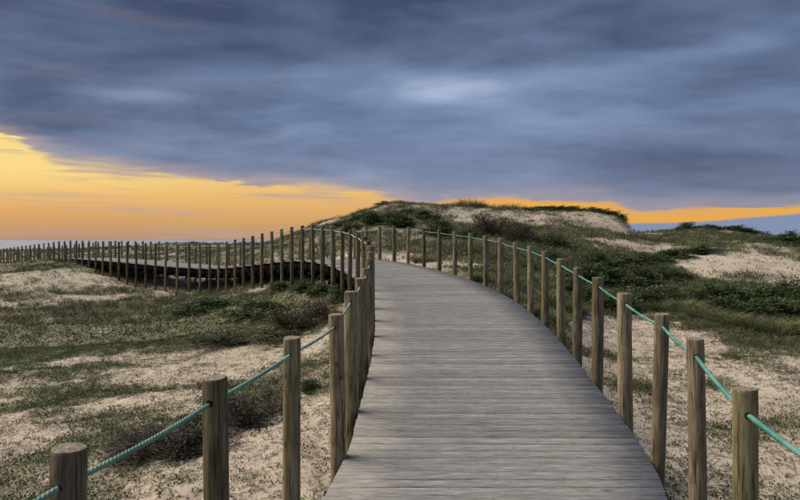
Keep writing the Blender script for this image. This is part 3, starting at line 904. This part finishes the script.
PAL_OLIVE = [(0.085, 0.098, 0.045), (0.110, 0.120, 0.060), (0.070, 0.085, 0.042), (0.125, 0.122, 0.068)]
PAL_HEATH = [(0.075, 0.050, 0.040), (0.060, 0.048, 0.036), (0.050, 0.052, 0.030), (0.095, 0.066, 0.056), (0.045, 0.050, 0.026)]
PAL_RUST = [(0.105, 0.062, 0.036), (0.080, 0.055, 0.034), (0.062, 0.062, 0.034), (0.050, 0.056, 0.028)]
PAL_DRY = [(0.19, 0.135, 0.095), (0.25, 0.185, 0.13), (0.15, 0.10, 0.075)]
PAL_GRASS = [(0.085, 0.115, 0.038), (0.120, 0.138, 0.050), (0.175, 0.165, 0.080), (0.065, 0.095, 0.030), (0.21, 0.18, 0.10)]
PAL_LITTER = [(0.060, 0.048, 0.032), (0.10, 0.076, 0.050), (0.045, 0.038, 0.028), (0.16, 0.125, 0.085), (0.080, 0.086, 0.042)]

def blades(P, D, length, width, tint, r):
    m_ = len(P)
    D = D / np.linalg.norm(D, axis=1)[:, None]
    S = np.cross(D, r.normal(size=(m_, 3))); S /= np.linalg.norm(S, axis=1)[:, None]
    L_ = np.asarray(length).reshape(-1, 1); w = np.asarray(width).reshape(-1, 1) * np.ones((m_, 1))
    lean = D * [1, 1, 0]; lean = lean / (np.linalg.norm(lean, axis=1)[:, None] + 1e-6)
    mid = P + D * L_ * 0.55
    tip = mid + D * L_ * 0.42 + lean * L_ * 0.22 - np.array([0, 0, 1]) * L_ * 0.10
    V = np.stack([P - S * w, P + S * w, mid + S * w * .8, mid - S * w * .8, mid - S * w * .8, mid + S * w * .8, tip + S * w * .12, tip - S * w * .12], 1).reshape(-1, 3)
    Fq = np.arange(m_ * 8).reshape(-1, 4)
    return V, Fq, np.repeat(tint, 8, 0)

def shrub_mesh(seed, pal, nb=46, nl_=5200, leaf=0.05, aspect=0.34, flat=1.0, spiky=0.6):
    """unit shrub: about 1 wide, about 1 high, standing on z=0"""
    r = np.random.default_rng(seed)
    # branches from the base to points in a lumpy dome
    lob = r.uniform(0, 6.28, 4)
    tips = []; stemsV = []; stemsF = []
    for k_ in range(nb):
        a = r.uniform(0, 6.28); e = math.asin(r.uniform(0.10, 1.0))
        rad = 0.42 * (0.86 + 0.16 * math.sin(2 * a + lob[0]) + 0.12 * math.sin(3 * a + lob[1]) + r.normal(0, .15))
        tip = np.array([math.cos(a) * math.cos(e) * rad, math.sin(a) * math.cos(e) * rad, math.sin(e) * (0.76 + r.normal(0, .17))])
        base = np.array([r.normal(0, .05), r.normal(0, .05), -0.06])
        ctrl = base * 0.5 + tip * 0.5 + np.array([0, 0, 0.10]) + r.normal(0, .03, 3)
        tips.append((base, ctrl, tip))
        t = np.linspace(0, 1, 6)[:, None]
        Pp = (1 - t) ** 2 * base + 2 * t * (1 - t) * ctrl + t * t * tip
        rr = np.linspace(0.012, 0.003, 6)
        b0 = len(stemsV)
        for q in range(6):
            for c_ in range(3):
                an = 2.094 * c_
                stemsV.append(Pp[q] + np.array([math.cos(an), math.sin(an), 0]) * rr[q])
        for q in range(5):
            for c_ in range(3):
                stemsF.append((b0 + q * 3 + c_, b0 + q * 3 + (c_ + 1) % 3, b0 + q * 3 + 3 + (c_ + 1) % 3, b0 + q * 3 + 3 + c_))
    which = r.integers(0, nb, nl_)
    B0 = np.array([t[0] for t in tips])[which]; B1 = np.array([t[1] for t in tips])[which]; B2 = np.array([t[2] for t in tips])[which]
    t = (1 - r.random(nl_) ** 1.8 * 0.85)[:, None]
    P = (1 - t) ** 2 * B0 + 2 * t * (1 - t) * B1 + t * t * B2
    tan = 2 * (1 - t) * (B1 - B0) + 2 * t * (B2 - B1)
    tan /= np.linalg.norm(tan, axis=1)[:, None]
    P = P + r.normal(0, 0.055, (nl_, 3)) * [1, 1, .8]
    P[:, 2] = np.maximum(P[:, 2], 0.0)
    D = tan * spiky + r.normal(0, .6, (nl_, 3)) + [0, 0, .25]
    tintb = tint_pick(nb, pal, r, .25)[which] * 0.6 + tint_pick(nl_, pal, r, .35) * 0.4
    V, Fq, T = leaves(P, D, leaf * r.uniform(.6, 1.4, nl_), aspect, tintb, r)
    fm = mesh_np('foliage', V, Fq, M_LEAF, T)
    sT = np.full((len(stemsV), 3), 1.0) * np.array((0.06, 0.045, 0.033))
    sm = mesh_np('stems', np.array(stemsV), stemsF, M_DRY, sT)
    return fm, sm
def grass_mesh(seed, pal, nbl=420):
    r = np.random.default_rng(seed)
    a = r.uniform(0, 6.28, nbl); rad = np.sqrt(r.random(nbl)) * 0.30
    P = np.column_stack([np.cos(a) * rad, np.sin(a) * rad, np.full(nbl, -0.04)])
    D = np.column_stack([np.cos(a) * rad * 1.8 + r.normal(0, .22, nbl), np.sin(a) * rad * 1.8 + r.normal(0, .22, nbl), np.ones(nbl)])
    V, Fq, T = blades(P, D, r.uniform(.5, 1.05, nbl), r.uniform(.006, .012, nbl), tint_pick(nbl, pal, r, .3), r)
    return mesh_np('blades', V, Fq, M_LEAF, T)
KINDS = {
    'green': [shrub_mesh(100 + k_, PAL_GREEN, 46, 5600, 0.062, 0.40) for k_ in range(3)],
    'olive': [shrub_mesh(200 + k_, PAL_OLIVE, 44, 5200, 0.058, 0.28, spiky=.9) for k_ in range(2)],
    'heath': [shrub_mesh(300 + k_, PAL_HEATH, 70, 6200, 0.055, 0.20, spiky=1.5) for k_ in range(2)],
    'rust': [shrub_mesh(400 + k_, PAL_RUST, 60, 5600, 0.06, 0.22, spiky=1.3) for k_ in range(1)],
}
GRASS = {'grass': [grass_mesh(500 + k_, PAL_GRASS) for k_ in range(3)], 'dry': [grass_mesh(600 + k_, PAL_DRY, 150) for k_ in range(2)]}
NAMES = {'green': 'leafy_shrub', 'olive': 'olive_shrub', 'heath': 'heath_shrub', 'rust': 'rusty_shrub', 'grass': 'grass_clump', 'dry': 'dry_grass_clump'}
cnt = {}
def plant(kind, px, py, wpx, hpx, label, group=None, Y=None):
    if Y is None:
        g = ground_at(px, py)
        if g is None:
            return
        x, y = g[0], g[1]
    else:
        x, y = at(px, py, Y)[:2]
    wpx = wpx * random.uniform(.95, 1.08)
    y += 0.4 * wpx * y / F * 0.5
    x = (px - 400) / F * y
    z = float(height(x, y)[0])
    w = wpx * y / F; h_ = hpx * y / F
    if kind not in GRASS:
        z -= 0.10 * h_
    k_ = cnt.get(kind, 0); cnt[kind] = k_ + 1
    root = empty(NAMES[kind], (x, y, z - 0.02))
    tag(root, label, 'grass' if kind in GRASS else 'shrub', group)
    root.rotation_euler = (0, 0, random.uniform(0, 6.28))
    if kind in GRASS:
        o = obj('blades', GRASS[kind][k_ % len(GRASS[kind])], root)
        o.scale = (w * 1.0, w * 1.0, h_ * 1.0)
    else:
        fm, sm = KINDS[kind][k_ % len(KINDS[kind])]
        for nm, mm in (('foliage', fm), ('stems', sm)):
            o = obj(nm, mm, root); o.scale = (w, w, h_)
# --- left of the walk
plant('heath', 176, 458, 130, 36, 'purplish heath shrub just behind the faded rope between the first posts')
plant('heath', 140, 452, 90, 26, 'low purple-brown heath shrub spreading on the sand beyond the faded rope')
plant('rust', 196, 440, 66, 34, 'brown wiry shrub just past the faded rope, touching the purplish heath')
plant('heath', 250, 428, 120, 34, 'dark brown heath shrub behind the green-stained timber post')
plant('olive', 224, 414, 66, 26, 'dull green shrub tucked against the dark brown heath shrub')
plant('olive', 272, 402, 60, 20, 'flat green shrub on the sand just behind the dark brown heath shrub')
plant('rust', 296, 332, 86, 32, 'rust-brown wiry shrub in front of the dark boardwalk bend')
plant('heath', 322, 320, 54, 24, 'dark twiggy shrub under the sharpest part of the boardwalk bend')
for px, py, w, h_ in [(338, 303, 30, 20), (322, 296, 34, 18), (304, 292, 34, 14), (284, 291, 34, 12)]:
    plant('green', px, py, w, h_, 'dark shrub crouching under the raised deck edge at the bend', 'shrubs under the raised deck')
plant('green', 258, 318, 90, 22, 'dark green low shrub beside the rust-brown shrub', 'low shrubs below the second reach of boardwalk')
plant('green', 214, 312, 90, 17, 'wide dark green shrub hugging the sand below the raised boardwalk posts', 'low shrubs below the second reach of boardwalk')
plant('olive', 190, 316, 56, 14, 'flat grey-green shrub at the edge of the sandy field', 'low shrubs below the second reach of boardwalk')
plant('olive', 276, 342, 80, 17, 'grey-green shrub in front of the rust-brown shrub', 'low shrubs below the second reach of boardwalk')
plant('olive', 232, 346, 110, 14, 'long flat grey-green shrub on the ridge of open sand', 'low shrubs below the second reach of boardwalk')
plant('green', 310, 394, 34, 16, 'small green tuft of shrub by the inner fence post', None)
# --- thicket on the right slope
THK = {
    'dark green shrub along the upper edge of the thicket below the dune gap': [(598, 268, 46, 22), (622, 268, 46, 20), (648, 266, 46, 19)],
    'low dark shrub trailing from the thicket over the top of the bare sand bank': [(674, 260, 44, 15), (700, 254, 40, 11)],
    'dense dark green shrub in the middle of the thicket on the slope': [(585, 284, 44, 28), (612, 288, 48, 30), (640, 288, 48, 29)],
    'dark green shrub where the thicket meets the left edge of the sand bank': [(668, 282, 42, 24)],
    'dark green shrub at the foot of the thicket, facing the teal rope': [(590, 306, 42, 30), (616, 310, 48, 32), (646, 306, 42, 28), (572, 296, 36, 28)]}
for lb, spots in THK.items():
    for px, py, w, h_ in spots:
        plant('green', px, py, w * 1.28, h_ * 0.85, lb, 'thicket shrubs on the slope')
plant('olive', 668, 300, 40, 22, 'olive-grey shrub at the foot of the bare sand bank')
for lb, spots in {
    'bushy dark green shrub tight against the lower edge of the sand bank': [(712, 302, 44, 26), (738, 304, 48, 27), (764, 304, 48, 26), (792, 302, 50, 28), (822, 303, 50, 28)],
    'bushy green shrub behind the pale grass clumps, below the sand bank': [(726, 316, 44, 28), (756, 318, 46, 28), (786, 318, 48, 30), (812, 320, 48, 32)]}.items():
    for px, py, w, h_ in spots:
        plant('green', px, py, w * 1.25, h_ * 0.85, lb, 'shrubs in front of the sand bank')
for px, py, w, h_ in [(704, 320, 34, 18), (728, 326, 36, 18), (752, 332, 34, 19), (780, 336, 36, 20), (800, 334, 34, 19), (688, 312, 32, 18), (664, 312, 30, 15)]:
    plant('grass', px, py, w, h_, 'pale green grass clump edging the shrubs in front of the sand bank', 'grass clumps edging the right shrubs')
plant('green', 788, 250, 48, 15, 'dark rounded shrub on the rim above the bare sand bank', None, 24)
plant('green', 764, 249, 30, 8, 'small shrub next to the dark rounded shrub on the rim', None, 24)
# --- scrub on the big dune
plant('heath', 492, 238, 62, 30, 'large brown-green bush on the face of the big dune')
plant('heath', 520, 244, 56, 26, 'brown-green bush lower down beside the large dune bush')
plant('olive', 552, 248, 54, 18, 'olive bush at the foot of the sandy dune scarp')
plant('olive', 466, 240, 40, 20, 'olive bush between the teal rope and the dune blow-out')
plant('green', 440, 236, 44, 20, 'dark green bush on the dune straight beyond the top of the boardwalk')
plant('green', 400, 228, 44, 16, 'dark green bush spread along the shoulder of the big dune')
plant('green', 376, 226, 40, 15, 'leafy green bush where the dune shoulder drops to the sea')
plant('olive', 352, 232, 36, 12, 'olive bush low on the seaward end of the big dune')
plant('green', 425, 219, 34, 11, 'rounded green bush just under the dune crest')
plant('green', 386, 210, 30, 5, 'green bush capping the dune crest at its seaward end', None, 35.5)
for px, py, w, h_ in [(372, 218, 34, 8), (358, 221, 30, 7), (390, 219, 36, 9), (345, 226, 30, 7), (408, 214, 30, 7)]:
    plant('green', px, py, w, h_, 'dark green low scrub bush hugging the seaward flank of the big dune', 'scrub on the seaward flank')
for px, py, w, h_ in [(470, 256, 30, 14), (498, 262, 30, 15), (528, 270, 32, 16), (548, 262, 34, 16)]:
    plant('olive', px, py, w, h_, 'olive scrub bush between the teal rope and the big dune', 'scrub beside the climbing fence')
for px, w, h_ in [(457, 14, 8), (466, 18, 12), (474, 14, 10), (481, 12, 7)]:
    plant('dry', px, 0, w, h_, 'red-brown dry grass clump standing on the dune crest', 'dry grass clumps on the crest', 35.5)
for px, w, h_ in [(500, 20, 9), (512, 18, 8)]:
    plant('dry', px, 0, w, h_, 'short faded grass clump on the crest beside the red-brown grass', 'faded grass clumps on the crest', 35.5)
for px, w, h_ in [(527, 26, 4), (538, 22, 6), (549, 30, 7), (561, 22, 5), (570, 32, 7), (583, 26, 5), (594, 30, 7), (606, 24, 5), (614, 26, 8), (621, 16, 9)]:
    plant('green', px, 0, w, h_, 'small green shrub on the rim above the pale dune scarp', 'shrubs along the scarp rim', 34.0)
plant('green', 686, 0, 22, 11, 'upright dark shrub at the sea end of the distant dune', None, 45)
for px, w, h_ in [(698, 30, 5), (710, 34, 7), (724, 30, 5), (737, 34, 7), (749, 22, 6)]:
    plant('green', px, 0, w, h_, 'low green shrub along the top of the distant dune', 'shrubs on the distant dune', 45)
plant('grass', 424, 262, 26, 12, 'fresh green grass clump just past the outer rope at the turn', None)
for px, py, w, h_ in [(500, 300, 22, 18), (530, 318, 22, 18), (512, 285, 22, 16), (548, 305, 24, 20), (480, 282, 20, 13), (560, 326, 22, 16), (574, 315, 24, 20)]:
    plant('grass', px, py, w, h_, 'tangled grass clump growing behind the teal rope', 'grass clumps behind the teal rope')

# ------------------------------------------------------------------ uncountable ground cover
def scatter(nc, x0, x1, y0, y1, prob, fan=True):
    x = rng.uniform(x0, x1, nc); y = rng.uniform(y0, y1, nc)
    ok = np.abs(x) < 1.05 * y + 3.0
    x, y = x[ok], y[ok]
    # clear of the low deck; cover added under the raised reach darkens it
    keep = np.ones(len(x), bool)
    for a in range(0, len(x), 20000):
        sl = slice(a, a + 20000)
        D = (x[sl][:, None] - CENd[::2][None, :, 0]) ** 2 + (y[sl][:, None] - CENd[::2][None, :, 1]) ** 2
        j = D.argmin(1); dmin = D[np.arange(len(j)), j]
        keep[sl] = (dmin > 1.30 ** 2) | ((CENd[::2][j, 1] > 14) & (dmin > 0.3 ** 2))
    x, y = x[keep], y[keep]
    v = veg(x, y)
    p = prob(v, x, y)
    k_ = rng.random(len(x)) < p
    return x[k_], y[k_], v[k_]
def cover(name, label, nc, box, prob, nleaf, leaf, spread, hgt, pal, aspect=.35, cap=70000):
    x, y, v = scatter(nc, *box, prob)
    x, y, v = x[:cap], y[:cap], v[:cap]
    z = height(x, y)
    m_ = len(x) * nleaf
    i = np.repeat(np.arange(len(x)), nleaf)
    r = rng
    sp = spread * r.uniform(.5, 1.3, len(x))[i]
    a = r.uniform(0, 6.28, m_); rr = np.sqrt(r.random(m_)) * sp
    P = np.column_stack([x[i] + np.cos(a) * rr, y[i] + np.sin(a) * rr, z[i] + r.random(m_) ** 1.4 * hgt * (0.5 + 0.8 * np.clip(v[i], 0, 1)) - 0.004])
    D = np.column_stack([np.cos(a) * .8, np.sin(a) * .8, r.uniform(.1, 1.1, m_)]) + r.normal(0, .35, (m_, 3))
    hue = fbm(x / 2.3, y / 2.3, 3, 51)
    tb = tint_pick(len(x), pal, r, .3)
    tb = tb * (1 + 0.35 * np.clip(hue, -1, 1)[:, None])
    T = np.clip(tb[i] * r.uniform(.75, 1.25, (m_, 1)), .004, .9)
    V, Fq, TT = leaves(P, D, leaf * r.uniform(.5, 1.4, m_), aspect, T, r)
    o = obj(name, mesh_np(name, V, Fq, M_LEAF, TT))
    tag(o, label, 'ground cover', None, 'stuff')
    return o
pv = lambda lo, hi: (lambda v, x, y: sstep(lo, hi, v))
PAL_MAT = [(0.062, 0.100, 0.028), (0.082, 0.122, 0.036), (0.110, 0.136, 0.058), (0.056, 0.060, 0.032), (0.125, 0.128, 0.070), (0.068, 0.112, 0.028), (0.048, 0.078, 0.024)]
cover('dune_plants', 'low grey-green creeping plants covering the sand beside the boardwalk', 190000, (-14, 14, 1.0, 13), lambda v, x, y: .08 + .78 * sstep(.30, 1.05, v), 12, 0.023, 0.06, 0.032, PAL_MAT, .42, 75000)
cover('dune_scrub', 'dull green scrub and creeping plants over the dunes', 175000, (-50, 48, 13, 48), lambda v, x, y: .12 + .66 * sstep(.28, 1.1, v), 9, 0.062, 0.14, 0.085, PAL_MAT, .36, 80000)
cover('far_scrub', 'faint green scrub on the dunes towards the sea', 30000, (-75, 60, 46, 95), pv(.3, .9), 7, 0.20, 0.4, 0.16, PAL_MAT, .34, 16000)
# litter
x, y, v = scatter(330000, -14, 14, 1.0, 15, lambda v, x, y: np.clip(.27 + .35 * sstep(.1, .9, v) + .95 * fbm(x / .6, y / .6, 4, 77), 0.015, 1))
x, y, v = x[:150000], y[:150000], v[:150000]
z = height(x, y)
a = rng.uniform(0, 6.28, len(x))
D = np.column_stack([np.cos(a), np.sin(a), rng.uniform(-.05, .5, len(x))])
V, Fq, T = leaves(np.column_stack([x, y, z + rng.uniform(0.0, .008, len(x))]), D, rng.uniform(.008, .036, len(x)), .34, tint_pick(len(x), PAL_LITTER, rng, .3), rng)
tag(obj('plant_litter', mesh_np('plant_litter', V, Fq, M_DRY, T)), 'dark dead leaves and twigs strewn over the pale sand', 'plant litter', None, 'stuff')
# grass
def grass(name, label, nc, box, prob, nbl, ln, wd, pal, cap):
    x, y, v = scatter(nc, *box, prob)
    x, y = x[:cap], y[:cap]
    z = height(x, y)
    i = np.repeat(np.arange(len(x)), nbl); m_ = len(i)
    a = rng.uniform(0, 6.28, m_); rr = np.sqrt(rng.random(m_)) * ln * .35
    P = np.column_stack([x[i] + np.cos(a) * rr, y[i] + np.sin(a) * rr, z[i] - .01])
    D = np.column_stack([np.cos(a) * .5, np.sin(a) * .5, np.ones(m_)]) + rng.normal(0, .3, (m_, 3)) * [1, 1, .2]
    V, Fq, T = blades(P, D, ln * rng.uniform(.4, 1.1, m_), wd, tint_pick(len(x), pal, rng, .3)[i], rng)
    tag(obj(name, mesh_np(name, V, Fq, M_LEAF, T)), label, 'grass', None, 'stuff')
gr_right = lambda v, x, y: sstep(.5, .95, v) * sstep(1.0, 2.5, x) * .9
grass('dune_grass', 'wispy dune grass growing over the sandy slope beside the teal rope', 60000, (1.5, 17, 6, 22), gr_right, 9, .19, .0032, PAL_GRASS + PAL_OLIVE, 9000)
grass('crest_grass', 'thin grass over the dunes ahead', 60000, (-20, 36, 17, 48), lambda v, x, y: sstep(.35, .9, v) * .6, 8, .32, .007, PAL_GRASS + PAL_OLIVE + PAL_HEATH, 15000)
